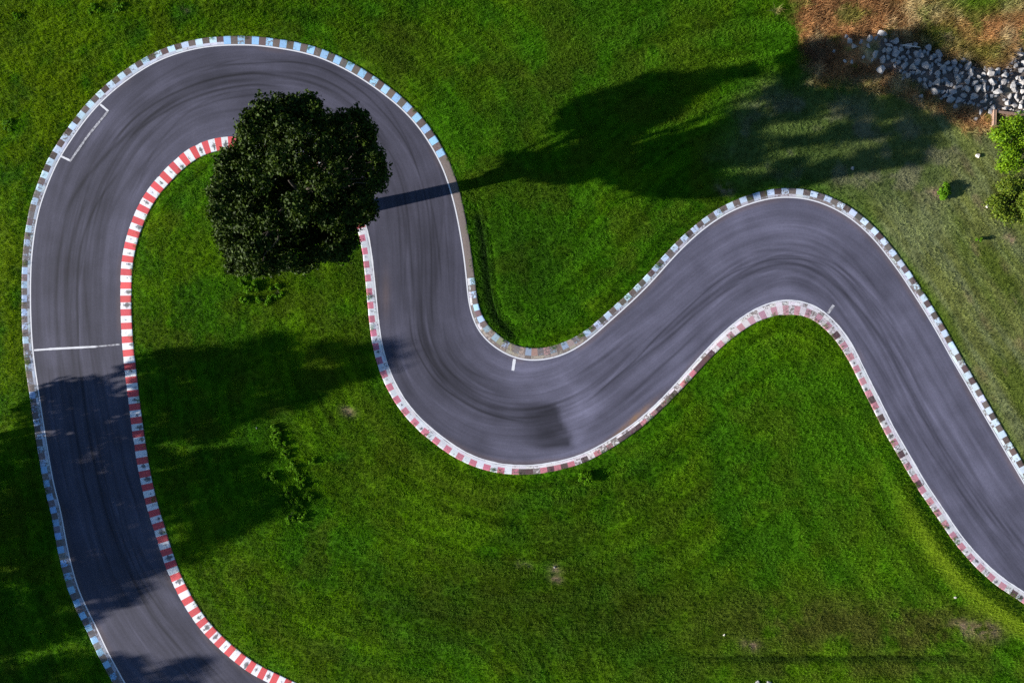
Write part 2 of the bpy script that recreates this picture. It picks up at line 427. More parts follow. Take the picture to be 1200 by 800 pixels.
def mat_kerb():
    t = NT('kerb_paint'); c = t.attr('paint').outputs['Color']; wear = t.attr('wear').outputs['Fac']
    blk = t.new('ShaderNodeUVMap', uv_map='block').outputs[0]
    n = t.noise(4.5, 7, rough=.72); n2 = t.noise(17, 4, rough=.7); big = t.noise(.8, 3)
    nn = t.math('ADD', t.math('MULTIPLY', n, .55), t.math('ADD', t.math('MULTIPLY', n2, .25), t.math('MULTIPLY', big, .2)))
    edge_ = t.math('SUBTRACT', 1.0, t.math('MULTIPLY', wear, 1.0))
    d = t.math('SUBTRACT', nn, t.math('ADD', .30, t.math('MULTIPLY', edge_, .38)))
    m = t.ramp(d, -.02, .03)
    conc = t.mix(t.noise(7, 5), (.10, .080, .075), (.23, .185, .165))
    c = t.mix(t.math('MULTIPLY', m, .92), c, conc)
    # thin dirt everywhere
    c = t.mix(t.math('MULTIPLY', t.ramp(n2, .45, .75), .22), c, (.12, .10, .10))
    # black rubber left by wheels riding over the block
    sc = t.attr('scuff').outputs['Fac']
    sep = t.new('ShaderNodeSeparateXYZ'); t.ln(blk, sep.inputs[0])
    dx = t.math('ABSOLUTE', t.math('SUBTRACT', sep.outputs[0], .5)); dy = t.math('ABSOLUTE', t.math('SUBTRACT', sep.outputs[1], .62))
    r = t.math('ADD', t.math('MULTIPLY', dx, 1.5), t.math('MULTIPLY', dy, 1.7))
    sn = t.noise(4.5, 7, rough=.85, dist=1.2)
    bl = t.ramp(t.math('SUBTRACT', t.math('ADD', t.math('MULTIPLY', sn, 2.6), t.math('MULTIPLY', sc, .45)), t.math('ADD', t.math('MULTIPLY', r, .8), 1.28)), -.02, .12)
    bl = t.math('MULTIPLY', bl, t.math('GREATER_THAN', sc, .01))
    c = t.mix(t.math('MULTIPLY', bl, .85), c, (.03, .028, .03))
    t.bump(n2, .4, .02)
    return t.done(c, .75, .3)
def mat_rock():
    t = NT('granite'); o = t.new('ShaderNodeTexCoord').outputs['Object']; r = t.new('ShaderNodeObjectInfo').outputs['Random']
    n = t.noise(5, 6, o, .65); n2 = t.noise(22, 3, o)
    c = t.mix(n, (.20, .20, .21), (.52, .51, .50)); c = t.mix(t.math('MULTIPLY', r, .55), c, (.45, .40, .36))
    c = t.mix(t.math('MULTIPLY', n2, .3), c, (.12, .12, .12)); t.bump(n, .7, .06)
    return t.done(c, .85, .25)
def mat_plain(name, a, b, scale=8, rough=.85):
    t = NT(name); n = t.noise(scale, 5, t.new('ShaderNodeTexCoord').outputs['Object']); t.bump(n, .5, .02)
    return t.done(t.mix(n, a, b), rough, .25)

M_GROUND, M_BLADE, M_DRYBLADE = mat_ground(), mat_blade('grass_blade', .42), mat_blade('dry_grass_blade', .35)
M_ASPH, M_LINE, M_FAINT, M_KERB, M_ROCK = mat_asphalt(), mat_line(), mat_faint_line(), mat_kerb(), mat_rock()
M_BARK = mat_bark('bark', (.035, .028, .022), (.085, .07, .055))

# ------------------------------------------------------------------ ground sheet
def graded(a, b, step, far):
    core = np.arange(a, b + step / 2, step); ext = []; d = step
    while (ext[-1] if ext else 0) < far: d *= 1.6; ext.append((ext[-1] if ext else 0) + d)
    ext = np.array(ext)
    return np.concatenate([core[0] - ext[::-1], core, core[-1] + ext])
gxs, gys = graded(-56, 58, .22, 2500), graded(-38, 37, .22, 2500)
GX, GY = np.meshgrid(gxs, gys)
gv = np.stack([GX.ravel(), GY.ravel(), ground_z(GX.ravel(), GY.ravel())], -1)
nxx = len(gxs); idx = np.arange(len(gys) * nxx).reshape(len(gys), nxx)
gf = np.stack([idx[:-1, :-1], idx[:-1, 1:], idx[1:, 1:], idx[1:, :-1]], -1).reshape(-1, 4)
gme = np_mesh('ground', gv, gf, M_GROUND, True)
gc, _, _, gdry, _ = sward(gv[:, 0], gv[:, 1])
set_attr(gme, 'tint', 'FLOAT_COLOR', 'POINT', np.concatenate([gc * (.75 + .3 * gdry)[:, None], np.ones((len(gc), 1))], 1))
tag(obj('ground', gme), 'green mown grass ground round the race track', 'ground', kind='structure')

# ------------------------------------------------------------------ asphalt
ns, na = int(LEN / .28), 141
ss = np.linspace(0, LEN, ns)
po, pn = at(EO, AO, np.interp(ss, am, so_)), at(EI, AI, np.interp(ss, am, si_))
dv = pn - po; wid = np.linalg.norm(dv, axis=1)
tt = np.linspace(0, 1, na)
# run the sheet a little way under both kerbs
ttx = tt.copy(); ttx[0] = -.025; ttx[-1] = 1.025
P = po[:, None] + dv[:, None] * ttx[None, :, None]
rx, ry = P[..., 0], P[..., 1]; rpx, rpy = rx / S + 600, 400 - ry / S
tm = tt[None] * wid[:, None]; sgrid = np.broadcast_to(ss[:, None], tm.shape)
race_px = [(240,775),(190,740),(150,660),(120,580),(100,480),(92,400),(88,320),(102,250),(150,150),(220,105),(300,86),(400,105),(470,165),(500,235),(497,320),(505,400),(545,460),(620,480),(700,440),(770,390),(830,340),(890,308),(950,306),(1010,345),(1060,430),(1110,520),(1160,600),(1210,660)]
rs, rt = [], []
for q in race_px:
    p = W(q); k = np.argmin(((mid - p) ** 2).sum(1)); s0 = am[k]
    kk = np.argmin(abs(ss - s0)); d_ = dv[kk] / wid[kk]
    rs.append(s0); rt.append((p - po[kk]) @ d_)
o_ = np.argsort(rs); rs = np.array(rs)[o_]; rt = np.array(rt)[o_]
race = gsmooth(np.interp(ss, rs, rt), 14)
off = tm - race[:, None]
tone = np.ones(tm.shape)
tone *= 1 - .09 * np.exp(-(off / 1.7) ** 2)
tone *= 1 + .26 * (fbm(sgrid / 16, off / 1.3, 101, 4) - .5) * 2
tone *= 1 + .16 * (fbm(rx / 3.5, ry / 3.5, 131, 4) - .5) * 2
# many faint rubber lines
for k in range(430):
    s0 = rng.uniform(0, LEN); L = rng.uniform(6, 34); w = rng.uniform(.05, .20); o0 = rng.normal(0, 1.5); sl = rng.normal(0, .06); cv = rng.normal(0, .0012)
    a = rng.uniform(.05, .24) * (1 if rng.random() < .60 else -.75)
    i0, i1 = np.searchsorted(ss, [s0 - L / 2, s0 + L / 2]); 
    if i1 - i0 < 4: continue
    u = ss[i0:i1] - s0; line = o0 + sl * u + cv * u * u
    env = sm(L / 2 - abs(u), 0, L * .3)
    tone[i0:i1] *= 1 - a * env[:, None] * np.exp(-((off[i0:i1] - line[:, None]) / w) ** 2)
def stroke(pts, w, a):
    global tone
    q = resample(np.array(pts, float), 2)
    q = resample(gsmooth(q, 6), 6) if len(q) > 40 else q
    bx = (rpx > q[:, 0].min() - 8) & (rpx < q[:, 0].max() + 8) & (rpy > q[:, 1].min() - 8) & (rpy < q[:, 1].max() + 8)
    d = poly_dist(rpx[bx], rpy[bx], q)
    e = np.minimum(np.hypot(rpx[bx] - q[0, 0], rpy[bx] - q[0, 1]), np.hypot(rpx[bx] - q[-1, 0], rpy[bx] - q[-1, 1]))
    tone[bx] *= 1 - min(a * 1.55, .55) * np.exp(-(d / w) ** 2) * sm(e, 0, 40)
for pts, w, a in [
 ([(70,262),(95,215),(130,175),(170,140),(215,112),(270,95),(330,92)], 2.4, .30),
 ([(240,78),(300,74),(342,72),(375,77),(400,90),(425,107),(450,132),(470,157),(485,185),(497,220)], .9, .34),
 ([(390,84),(425,99),(445,112),(460,135),(478,165),(490,200),(500,235)], .8, .26),
 ([(120,180),(155,140),(187,117),(225,100),(250,92),(297,85),(350,92)], 1.3, .40),
 ([(140,170),(175,142),(212,120),(250,106),(297,98),(345,104)], 1.6, .34),
 ([(200,138),(260,116),(320,108)], 1.3, .22),
 ([(230,88),(262,74),(300,66)], .8, .25),
 ([(350,92),(390,106),(420,128),(445,160),(462,200)], 1.8, .26),
 ([(330,80),(380,92),(415,114),(440,142),(460,178)], 1.2, .28),
 ([(92,420),(90,340),(92,300),(97,278),(108,248),(125,220),(148,192)], 1.5, .30),
 ([(80,420),(76,350),(80,300),(92,255),(112,215)], 2.2, .20),
 ([(68,420),(66,350),(68,300),(76,262)], 1.4, .20),
 ([(94,440),(94,400),(91,350),(100,295),(110,262)], .9, -.22),
 ([(55,420),(62,480),(72,540),(88,610)], 1.2, .18),
 ([(95,420),(100,480),(110,540),(124,600),(145,660),(180,725),(230,780)], 1.4, .26),
 ([(104,430),(108,480),(120,550),(138,620),(165,680),(205,740)], 1.0, .24),
 ([(80,430),(86,490),(98,560),(115,630),(140,690)], 1.3, .22),
 ([(482,200),(490,240),(494,290),(494,340)], 1.3, .28), ([(470,205),(478,250),(482,300),(484,350)], 1.0, .26),
 ([(500,215),(510,260),(516,310),(518,350)], 1.2, .26), ([(492,200),(502,245),(506,300),(505,360),(510,400)], 1.1, .28),
 ([(462,210),(468,260),(470,320),(474,380)], 1.0, .2), ([(520,250),(525,300),(527,350)], .9, .22),
 ([(478,350),(482,400),(495,425),(512,450),(537,467),(562,482),(597,492),(630,496)], 1.1, .36),
 ([(486,360),(492,402),(507,428),(524,448),(545,463)], .9, .28),
 ([(500,428),(517,447),(540,464)], .7, -.30),
 ([(495,380),(505,410),(525,436),(560,458),(610,470)], 1.6, .18),
 ([(520,390),(530,415),(555,440),(600,452)], 1.4, .18),
 ([(680,478),(712,450),(745,422),(770,394),(800,366),(825,343),(850,323),(897,304),(940,302),(980,316)], 1.1, .30),
 ([(690,470),(730,436),(770,406),(810,372),(850,340),(890,322)], 1.6, .22),
 ([(720,478),(750,452),(790,416),(830,378)], 1.4, .20), ([(660,450),(700,424),(740,395)], 1.8, .20),
 ([(760,388),(790,366),(820,342),(850,318),(890,296)], 1.1, -.18), ([(770,440),(740,468),(720,488)], 2, -.15),
 ([(860,300),(900,292),(940,294),(975,310),(1008,345),(1030,385)], 1.6, .16),
 ([(880,312),(905,306),(937,308),(972,326),(1008,362),(1035,400),(1060,445),(1090,505),(1130,572),(1165,622)], 1.6, .20),
 ([(900,320),(940,322),(975,345),(1000,380),(1025,420)], 1.3, -.16),
 ([(1035,385),(1060,425),(1082,470),(1112,520)], 1.1, -.20), ([(1050,420),(1076,470),(1105,525),(1145,585),(1180,630)], 1.4, .16),
 ([(1020,380),(1048,430),(1070,480),(1100,540),(1140,600)], 1.5, -.12),
 ([(165,742),(175,755),(188,768)], 1.2, .45), ([(1170,550),(1174,560)], 1.0, .4)]:
    stroke(pts, w, a)
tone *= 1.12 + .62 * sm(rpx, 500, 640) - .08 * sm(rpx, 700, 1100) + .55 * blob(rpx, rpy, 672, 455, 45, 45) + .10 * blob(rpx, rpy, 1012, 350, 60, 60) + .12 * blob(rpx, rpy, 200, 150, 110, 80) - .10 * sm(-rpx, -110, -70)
tone *= 1 + .50 * (fbm(sgrid / 7, off / .45, 171, 4) - .5) + .36 * (fbm(rx / 1.6, ry / 1.6, 175, 4) - .5)
# patches of older and newer surfacing
def rpoly(poly, soft, k):
    global tone
    tone *= 1 + (k - 1) * poly_soft(rpx, rpy, poly, soft)
tone *= 1 - .62 * poly_soft(rpx + 9 * (fbm(rx / .8, ry / .8, 191, 4) - .5), rpy, [(575,470),(649,474),(673,524),(640,527),(590,520),(565,496)], 5) * sm(rpx, 575, 660) * (.45 + 1.0 * fbm(sgrid / 3.5, tm / .8, 190, 4))
rpoly([(615,480),(640,478),(655,510),(630,514)], 8, .85)
rpoly([(653,474),(690,450),(705,478),(678,522)], 5, 1.24)
rpoly([(460,250),(520,250),(524,340),(470,340)], 14, .90)
rpoly([(150,130),(260,92),(330,100),(330,135),(230,140),(150,190)], 12, .90)
rpoly([(280,100),(300,128),(240,145),(170,200),(140,290),(125,290),(140,210),(200,130)], 10, 1.10)
rpoly([(700,455),(770,385),(800,400),(735,475)], 12, .90)
rpoly([(880,330),(940,330),(990,370),(1040,460),(1020,460),(960,372),(900,352)], 10, 1.08)
rpoly([(602,425),(660,424),(700,440),(660,470),(600,470)], 12, 1.08)
rpoly([(690,500),(740,455),(775,465),(712,512)], 10, .80)
rpoly([(660,430),(690,424),(700,440),(690,452),(668,448)], 6, .84)
rpoly([(36,300),(92,300),(94,440),(40,440)], 3, .93)
rpoly([(800,292),(828,270),(846,330),(830,344)], 2, .93)
rpoly([(1130,560),(1180,620),(1230,680),(1199,690),(1150,640)], 12, 1.10)
rpoly([(1000,262),(1080,370),(1150,490),(1130,500),(1050,370),(985,270)], 8, 1.03)
# joints across and along the lanes
for a, b, w, k in [((648,478),(672,523),2.2,.2),((94,300),(93,430),.7,-.18)]:
    stroke([a, ((a[0]+b[0])/2, (a[1]+b[1])/2), b], w, k)
edge_d = np.minimum(tm, wid[:, None] - tm)
tone *= 1 - .10 * sm(-edge_d, -.5, -.05) * fbm(sgrid / 1.2, tm, 8, 2)
brown = np.clip(blob(rpx, rpy, 742, 492, 34, 3.5, -42) * .9 * fbm(rx / .5, ry / .5, 3, 3)*1.6 + blob(rpx, rpy, 452, 345, 5, 26) * .3 + sm(-edge_d, -.6, -.1) * sm(fbm(sgrid / 5, tm * .5, 6, 2), .5, .7) * .22, 0, 1)
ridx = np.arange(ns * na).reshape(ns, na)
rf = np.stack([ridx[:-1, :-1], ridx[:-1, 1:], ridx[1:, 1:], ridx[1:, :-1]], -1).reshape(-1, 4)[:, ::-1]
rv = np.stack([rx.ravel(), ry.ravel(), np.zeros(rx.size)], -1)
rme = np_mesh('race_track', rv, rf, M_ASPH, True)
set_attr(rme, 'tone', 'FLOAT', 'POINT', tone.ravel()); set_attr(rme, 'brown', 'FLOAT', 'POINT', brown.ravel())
uv = rme.uv_layers.new(name='UVMap'); li = np.empty(len(rme.loops), np.int32); rme.loops.foreach_get('vertex_index', li)
uv.data.foreach_set('uv', np.stack([sgrid.ravel(), off.ravel()], -1)[li].astype(np.float32).ravel())
road = tag(obj('race_track', rme), 'grey asphalt kart track winding through the grass', 'road', kind='structure')

def ribbon(name, c, hw, mat, parent, z=.004, jag=0):
    """flat strip along c (n,2) with half width hw"""
    c = np.asarray(c, float); nrm = normals(c)
    w = np.full(len(c), hw) if np.isscalar(hw) else hw
    if jag: w = w * (1 + jag * (fbm(arc(c) * 2.5, np.zeros(len(c)), 44, 3) - .5))
    a = c + nrm * w[:, None]; b = c - nrm * w[:, None]
    v = np.concatenate([np.c_[a, np.full(len(a), z)], np.c_[b, np.full(len(b), z)]])
    k = np.arange(len(c) - 1); n_ = len(c)
    f = np.stack([k + n_, k + 1 + n_, k + 1, k], -1)
    return obj(name, np_mesh(name, v, f, mat), parent)
# white line just inside the outer kerb, the whole way round
ribbon('edge_line', (EO + NO * .06)[::2], .06, M_LINE, road, .004)
k0 = nearest_s(EI, AI, (425, 250)); sel = AI > k0
ribbon('edge_line', (EI + NI * .05)[sel][::2], .065, M_LINE, road, .0045, jag=.8)
def straight(pts, hw, mat, name, z=.008):
    return ribbon(name, resample(W(pts), .08), hw, mat, road, z, jag=.5)
tag(straight([(40,410.2),(62,408.6),(90,407.2),(113,406)], .09, M_LINE, 'start_line'), None)
straight([(112,406),(128,404.6),(141,403.3)], .07, M_FAINT, 'start_line', .009)
for q in ([(117.5,122.5),(127,130.5)], [(126.7,130.6),(104,158),(92,175),(82.3,189)], [(83,188.6),(71.5,183.2)]):
    straight(q, .10, M_FAINT if q[0][0] > 126 else M_LINE, 'grid_box_mark', .012 if len(q) > 2 else .008)
straight([(603,420.5),(601,434)], .15, M_LINE, 'edge_tick')
straight([(970,367),(977,357.5)], .15, M_FAINT, 'edge_tick')

# ------------------------------------------------------------------ kerbs
def kerb_section(parent, E, A, N, wfun, s0, s1, start, style, label=None):
    """one stretch of kerb: a sloped concrete strip painted in blocks. style(block number, odd) -> list of strips"""
    nb = max(2, int(round((s1 - s0) / .64))); bl = (s1 - s0) / nb
    sub = 3; boff = [(random.uniform(-.3, .3), random.uniform(-.22, .22)) for _ in range(nb)]
    prof = [(0., .001), (.12, .009), (.30, .020), (.55, .034), (.80, .044), (.95, .050), (1.0, .04), (1.0, -.14)]
    stn = np.linspace(s0, s1, nb * sub + 1)
    base = at(E, A, stn); nr = at(N, A, stn); nr /= np.linalg.norm(nr, axis=1)[:, None]
    w = wfun(stn); V = []
    for k, (d, z) in enumerate(prof):
        dd = start + (w - start) * d
        jit = .012 * (fbm(stn * 2, np.full(len(stn), k), 5, 2) - .5)
        q = base + nr * (dd + (jit * 3 if d == 1 else 0))[:, None]
        V.append(np.c_[q, np.full(len(q), z) + jit])
    npf = len(prof); V = np.array(V)                      # (npf, n, 3)
    nst = len(stn); ix = np.arange(npf * nst).reshape(npf, nst)
    F = []; paint = []; wear = []; scuff = []; blk = []
    for b in range(nb):
        st = style(b, b % 2)
        for q in range(sub):
            i = b * sub + q
            for k in range(npf - 1):
                F.append((ix[k, i], ix[k, i + 1], ix[k + 1, i + 1], ix[k + 1, i]))
                vmid = (prof[k][0] + prof[k + 1][0]) / 2
                c, we, scf = (st['side'] if k >= 6 else st['in'] if vmid < .28 and 'in' in st else st['main'])
                paint += [(*c, 1)] * 4; wear += [we] * 4; scuff += [scf] * 4
                u0, u1 = q / sub, (q + 1) / sub
                du, dv_ = boff[b]; u0 += du; u1 += du; p0, p1 = prof[k][0] + dv_, prof[k + 1][0] + dv_
                blk += [(u0, p0), (u1, p0), (u1, p1), (u0, p1)]
    Vf = V.reshape(-1, 3)
    F = np.array(F)
    # orientation: the top must face up
    a, b_, c_ = Vf[F[10, 0]], Vf[F[10, 1]], Vf[F[10, 2]]
    kk = F[2]; nz = np.cross(Vf[kk[1]] - Vf[kk[0]], Vf[kk[2]] - Vf[kk[0]])[2]
    paint = np.array(paint, np.float32).reshape(-1, 4, 4); blk = np.array(blk, np.float32).reshape(-1, 4, 2)
    wear = np.array(wear, np.float32).reshape(-1, 4); scuff = np.array(scuff, np.float32).reshape(-1, 4)
    if nz < 0: F = F[:, ::-1]; paint = paint[:, ::-1]; blk = blk[:, ::-1]; wear = wear[:, ::-1]; scuff = scuff[:, ::-1]
    # end caps
    e0 = ix[:, 0][None]; e1 = ix[::-1, -1][None]
    me = np_mesh('kerb_section', Vf, F, M_KERB)
    set_attr(me, 'paint', 'FLOAT_COLOR', 'CORNER', paint); set_attr(me, 'wear', 'FLOAT', 'CORNER', wear); set_attr(me, 'scuff', 'FLOAT', 'CORNER', scuff)
    l = me.uv_layers.new(name='block'); l.data.foreach_set('uv', np.ascontiguousarray(blk).ravel())
    o = obj('kerb_section', me, parent)
    if label: o['label'] = label
    return o
def var(c, a=.08):
    k = 1 + random.uniform(-a, a); return tuple(max(0, v * k * (1 + random.uniform(-a / 2, a / 2))) for v in c)
CONC = (.17, .135, .12); BROWN = (.105, .075, .070); DKBR = (.115, .088, .084)
BLUE = (.30, .53, .78); PALE = (.54, .66, .80); WHITE = (.80, .80, .82); RED = (.66, .085, .095); PINK = (.62, .20, .27); FPINK = (.58, .33, .38)
def st_blue(c1, c2, w1, w2, inn=None):
    def f(b, odd):
        m = (var(c2, .3), min(1, max(0, w2 + random.uniform(-.2, .3))), 0) if odd else (var(c1, .13), min(1, max(0, w1 + random.uniform(-.15, .3))), 0)
        d = {'main': m, 'side': (CONC, .9, 0)}
        if inn: d['in'] = (var(inn[0], .12), min(1, max(0, inn[1] + random.uniform(-.2, .2))), 0)
        return d
    return f
def st_red(c1, c2, w1, w2, scuff=0, inn=None, dark=0):
    def f(b, odd):
        if odd: m = (var(c2, .05), max(0, w2 + random.uniform(-.12, .15)), max(0, scuff + random.uniform(-1.0, .3)) if scuff else 0)
        else: m = (var(c1, .12), max(0, w1 + random.uniform(-.12, .15)), 0)
        if dark and random.random() < dark: m = (var((.10, .055, .06), .3), .4, 0)
        d = {'main': m, 'side': ((.24, .16, .10), .6, 0)}
        if inn: d['in'] = (var(inn[0], .08), max(0, inn[1] + random.uniform(-.2, .25)), 0)
        return d
    return f
kout = tag(empty('kerb', (0, 0, 0)), 'blue and white striped kerb along the outer left bend and the upper right bend', 'kerb')
kinn = tag(empty('kerb', (0, 0, 0)), 'red and white striped kerb along the hairpin inside and the lower right bend', 'kerb')
def so(px): return nearest_s(EO, AO, px)
def si(px): return nearest_s(EI, AI, px)
secs = [(0, so((60,545)), st_blue(BLUE, (.22, .19, .20), .16, .45, ((.40, .42, .48), .5)), 'sky blue blocks alternating with bare grey blocks'),
 (so((60,545)), so((58,212)), st_blue((.46, .61, .78), (.22, .17, .18), .38, .6, ((.55, .60, .68), .4)), 'badly worn pale blue and brown blocks'),
 (so((58,212)), so((262,53)), st_blue((.57, .73, .88), BROWN, .16, .34, ((.58, .62, .70), .25)), 'off white and brown blocks'),
 (so((262,53)), so((513,186)), st_blue(BLUE, DKBR, .18, .22, None), 'light blue and dark brown blocks'),
 (so((513,186)), so((546,326)), st_blue((.15, .12, .115), (.14, .115, .11), .8, .8, None), 'bare unpainted brown concrete'),
 (so((546,326)), so((560,389)), st_blue((.42, .60, .80), (.20, .16, .15), .25, .5, ((.62, .62, .64), .5)), 'light blue and grey brown blocks'),
 (so((560,389)), so((690,399)), st_blue((.30, .38, .48), (.30, .24, .19), .35, .45, ((.38, .32, .27), .55)), 'faded beige and blue grey blocks'),
 (so((690,399)), so((1110,412)), st_blue(PALE, DKBR, .22, .34, ((.50, .52, .58), .5)), 'very pale blue and dark brown blocks'),
 (so((1110,412)), AO[-1], st_blue((.60, .70, .80), (.12, .085, .08), .24, .42, ((.6, .66, .72), .35)), 'worn pale blue and brown blocks')]
for a, b, st, lb in secs: kerb_section(kout, EO, AO, NO, WO, a, b, .145, st, lb)
secs = [(0, si((275,159)), st_red(RED, WHITE, .08, .06, .95), 'bright red and white blocks with black tyre scuffs'),
 (si((275,159)), si((432,273)), st_red((.62, .12, .14), WHITE, .15, .12, .5), None),
 (si((432,273)), si((600,545)), st_red(PINK, (.74, .74, .78), .16, .18, .55, ((.78, .77, .80), .2)), 'faded pink red and white blocks'),
 (si((600,545)), si((836,400)), st_red((.56, .20, .24), (.70, .64, .65), .46, .46, .3, ((.74, .70, .72), .35), .36), 'heavily worn blocks showing dark concrete'),
 (si((836,400)), si((985,384)), st_red((.52, .27, .33), (.66, .60, .62), .30, .36, .15, ((.74, .70, .72), .34)), 'washed out pink and off white blocks'),
 (si((985,384)), AI[-1], st_red((.60, .27, .31), (.70, .66, .67), .26, .34, .7, ((.76, .73, .75), .22), .06), 'pink and white blocks with dark scuffs')]
for a, b, st, lb in secs: kerb_section(kinn, EI, AI, NI, WI, a, b, .02 if b <= si((432,273)) else .13, st, lb)

# ------------------------------------------------------------------ grass as stuff: tufts on points
def tuft_mesh(name, n, rad, hmin, hmax, wmin, wmax, lean, mat, seed):
    r = np.random.default_rng(seed); V = []; F4 = []; F3 = []; T = []
    for k in range(n):
        a = r.uniform(0, 2 * math.pi); q = rad * math.sqrt(r.random()); x, y = q * math.cos(a), q * math.sin(a)
        h = r.uniform(hmin, hmax); w = r.uniform(wmin, wmax); b = a + r.normal(0, .9); l = h * r.uniform(*lean)
        dx, dy = math.cos(b), math.sin(b); sx, sy = -dy * w / 2, dx * w / 2
        i = len(V)
        V += [(x - sx, y - sy, -.03), (x + sx, y + sy, -.03), (x + dx * l * .35 + sx * .8, y + dy * l * .35 + sy * .8, h * .6), (x + dx * l * .35 - sx * .8, y + dy * l * .35 - sy * .8, h * .6), (x + dx * l, y + dy * l, h)]
        F4.append((i, i + 1, i + 2, i + 3)); F3.append((i + 3, i + 2, i + 4)); T += [0, 0, .6, .6, 1]
    me = np_mesh(name, V, [np.array(F4), np.array(F3)], mat)
    set_attr(me, 'tip', 'FLOAT', 'POINT', T); return me
def scatter(name, pts, tint, scl, rot, tufts, label, cat):
    me = bpy.data.meshes.new(name); me.vertices.add(len(pts)); me.vertices.foreach_set('co', np.asarray(pts, np.float32).ravel())
    set_attr(me, 'tint', 'FLOAT_COLOR', 'POINT', np.c_[tint, np.ones(len(tint))])
    set_attr(me, 'scl', 'FLOAT_VECTOR', 'POINT', scl); set_attr(me, 'rot', 'FLOAT_VECTOR', 'POINT', rot)
    o = tag(obj(name, me), label, cat, kind='stuff')
    ng = bpy.data.node_groups.new(name + '_scatter', 'GeometryNodeTree')
    ng.interface.new_socket('Geometry', in_out='INPUT', socket_type='NodeSocketGeometry'); ng.interface.new_socket('Geometry', in_out='OUTPUT', socket_type='NodeSocketGeometry')
    N = ng.nodes; gi = N.new('NodeGroupInput'); go = N.new('NodeGroupOutput'); ip = N.new('GeometryNodeInstanceOnPoints'); jn = N.new('GeometryNodeJoinGeometry')
    for tm_ in tufts:
        to = bpy.data.objects.new(tm_.name, tm_)
        oi = N.new('GeometryNodeObjectInfo'); oi.inputs['Object'].default_value = to; oi.inputs['As Instance'].default_value = True
        ng.links.new(oi.outputs['Geometry'], jn.inputs[0])
    ip.inputs['Pick Instance'].default_value = True
    rv_ = N.new('FunctionNodeRandomValue'); rv_.data_type = 'INT'; rv_.inputs[4].default_value = 0; rv_.inputs[5].default_value = len(tufts) - 1
    def na_(nm):
        q = N.new('GeometryNodeInputNamedAttribute'); q.data_type = 'FLOAT_VECTOR'; q.inputs[0].default_value = nm; return q.outputs[0]
    ng.links.new(gi.outputs[0], ip.inputs['Points']); ng.links.new(jn.outputs[0], ip.inputs['Instance'])
    ng.links.new(rv_.outputs[2], ip.inputs['Instance Index'])
    ng.links.new(na_('rot'), ip.inputs['Rotation']); ng.links.new(na_('scl'), ip.inputs['Scale'])
    ng.links.new(ip.outputs[0], go.inputs[0])
    md = o.modifiers.new('scatter', 'NODES'); md.node_group = ng
    return o
tufts = [tuft_mesh('grass_tuft', 22, .17, .05, .12, .011, .022, (.7, 1.9), M_BLADE, 100 + k) for k in range(6)]
def rand_pts(n, x0, x1, y0, y1): return rng.uniform(x0, x1, n), rng.uniform(y0, y1, n)
gx_, gy_ = rand_pts(300000, -50.5, 50.5, -34.5, 34.5)
ov = .06 * rng.random(len(gx_))
nk_ = np.minimum(samp(DI, gx_, gy_), samp(DO, gx_, gy_))
keep = ~corridor(gx_, gy_) | (nk_ < .95 * (fbm(gx_ / .6, gy_ / .6, 150, 2) - .42))
gx_, gy_ = gx_[keep], gy_[keep]
c, hg, bare, dry, right = sward(gx_, gy_)
keep = (rng.random(len(gx_)) > bare * .9) & (rng.random(len(gx_)) > dry * .75) & (rng.random(len(gx_)) > poly_soft(gx_ / S + 600, 400 - gy_ / S, ROCKS, 3) * .97)
gx_, gy_, c, hg = gx_[keep], gy_[keep], c[keep], hg[keep]
near = np.minimum(samp(DI, gx_, gy_), samp(DO, gx_, gy_))
gz = ground_z(gx_, gy_); gz = np.where(gz < -.085, .02, gz)
di_, do_ = samp(DI, gx_, gy_), samp(DO, gx_, gy_)
TO, TI = np.arctan2(*np.gradient(EO, axis=0).T[::-1]), np.arctan2(*np.gradient(EI, axis=0).T[::-1])
lay = np.where(di_ < do_, np.interp(samp_n(SI_, gx_, gy_), AI, np.unwrap(TI)), np.interp(samp_n(SO_, gx_, gy_), AO, np.unwrap(TO)))
lay = lay + np.pi * (np.floor(near / 1.6) % 2)
sc_ = rng.uniform(.65, 1.1, len(gx_)); hs = sc_ * np.clip(hg, .35, 1.9) * (.55 + .45 * sm(near, .1, .8))
scatter('grass', np.c_[gx_, gy_, gz], c * rng.uniform(.92, 1.08, (len(c), 1)), np.c_[sc_, sc_, hs],
        np.c_[rng.normal(0, .15, len(c)), rng.normal(.32, .15, len(c)), lay + rng.normal(0, .55, len(c))], tufts,
        'short green grass growing on both sides of the track', 'grass')
dtufts = [tuft_mesh('dry_grass_tuft', 18, .20, .16, .46, .016, .034, (.5, 1.5), M_DRYBLADE, 300 + k) for k in range(5)]
dx_, dy_ = rand_pts(26000, 24, 50.5, 17, 34.5)
_, _, _, dr, _ = sward(dx_, dy_)
dpx, dpy = dx_ / S + 600, 400 - dy_ / S
keep = (rng.random(len(dx_)) < dr) & (dr > .3) & (rng.random(len(dx_)) > .985 * poly_soft(dpx, dpy, ROCKS, 3))
for a, b, e in LOOSE + LOOSE2: keep &= np.hypot(dpx - a, dpy - b) > (e * .75 + .22) / S
dx_, dy_ = dx_[keep], dy_[keep]
c, _, _, _, _ = sward(dx_, dy_); dpx, dpy = dx_ / S + 600, 400 - dy_ / S
tall = (1 - .45 * poly_soft(dpx, dpy, [(935,60),(980,36),(1050,36),(1060,60),(1030,96),(960,92)], 8)) * (.6 + 1.0 * fbm(dx_ / 1.3, dy_ / 1.3, 17, 3) * (1 - .6 * sm(dpy, 85, 105)))
u = rng.uniform(.8, 1.3, len(dx_))
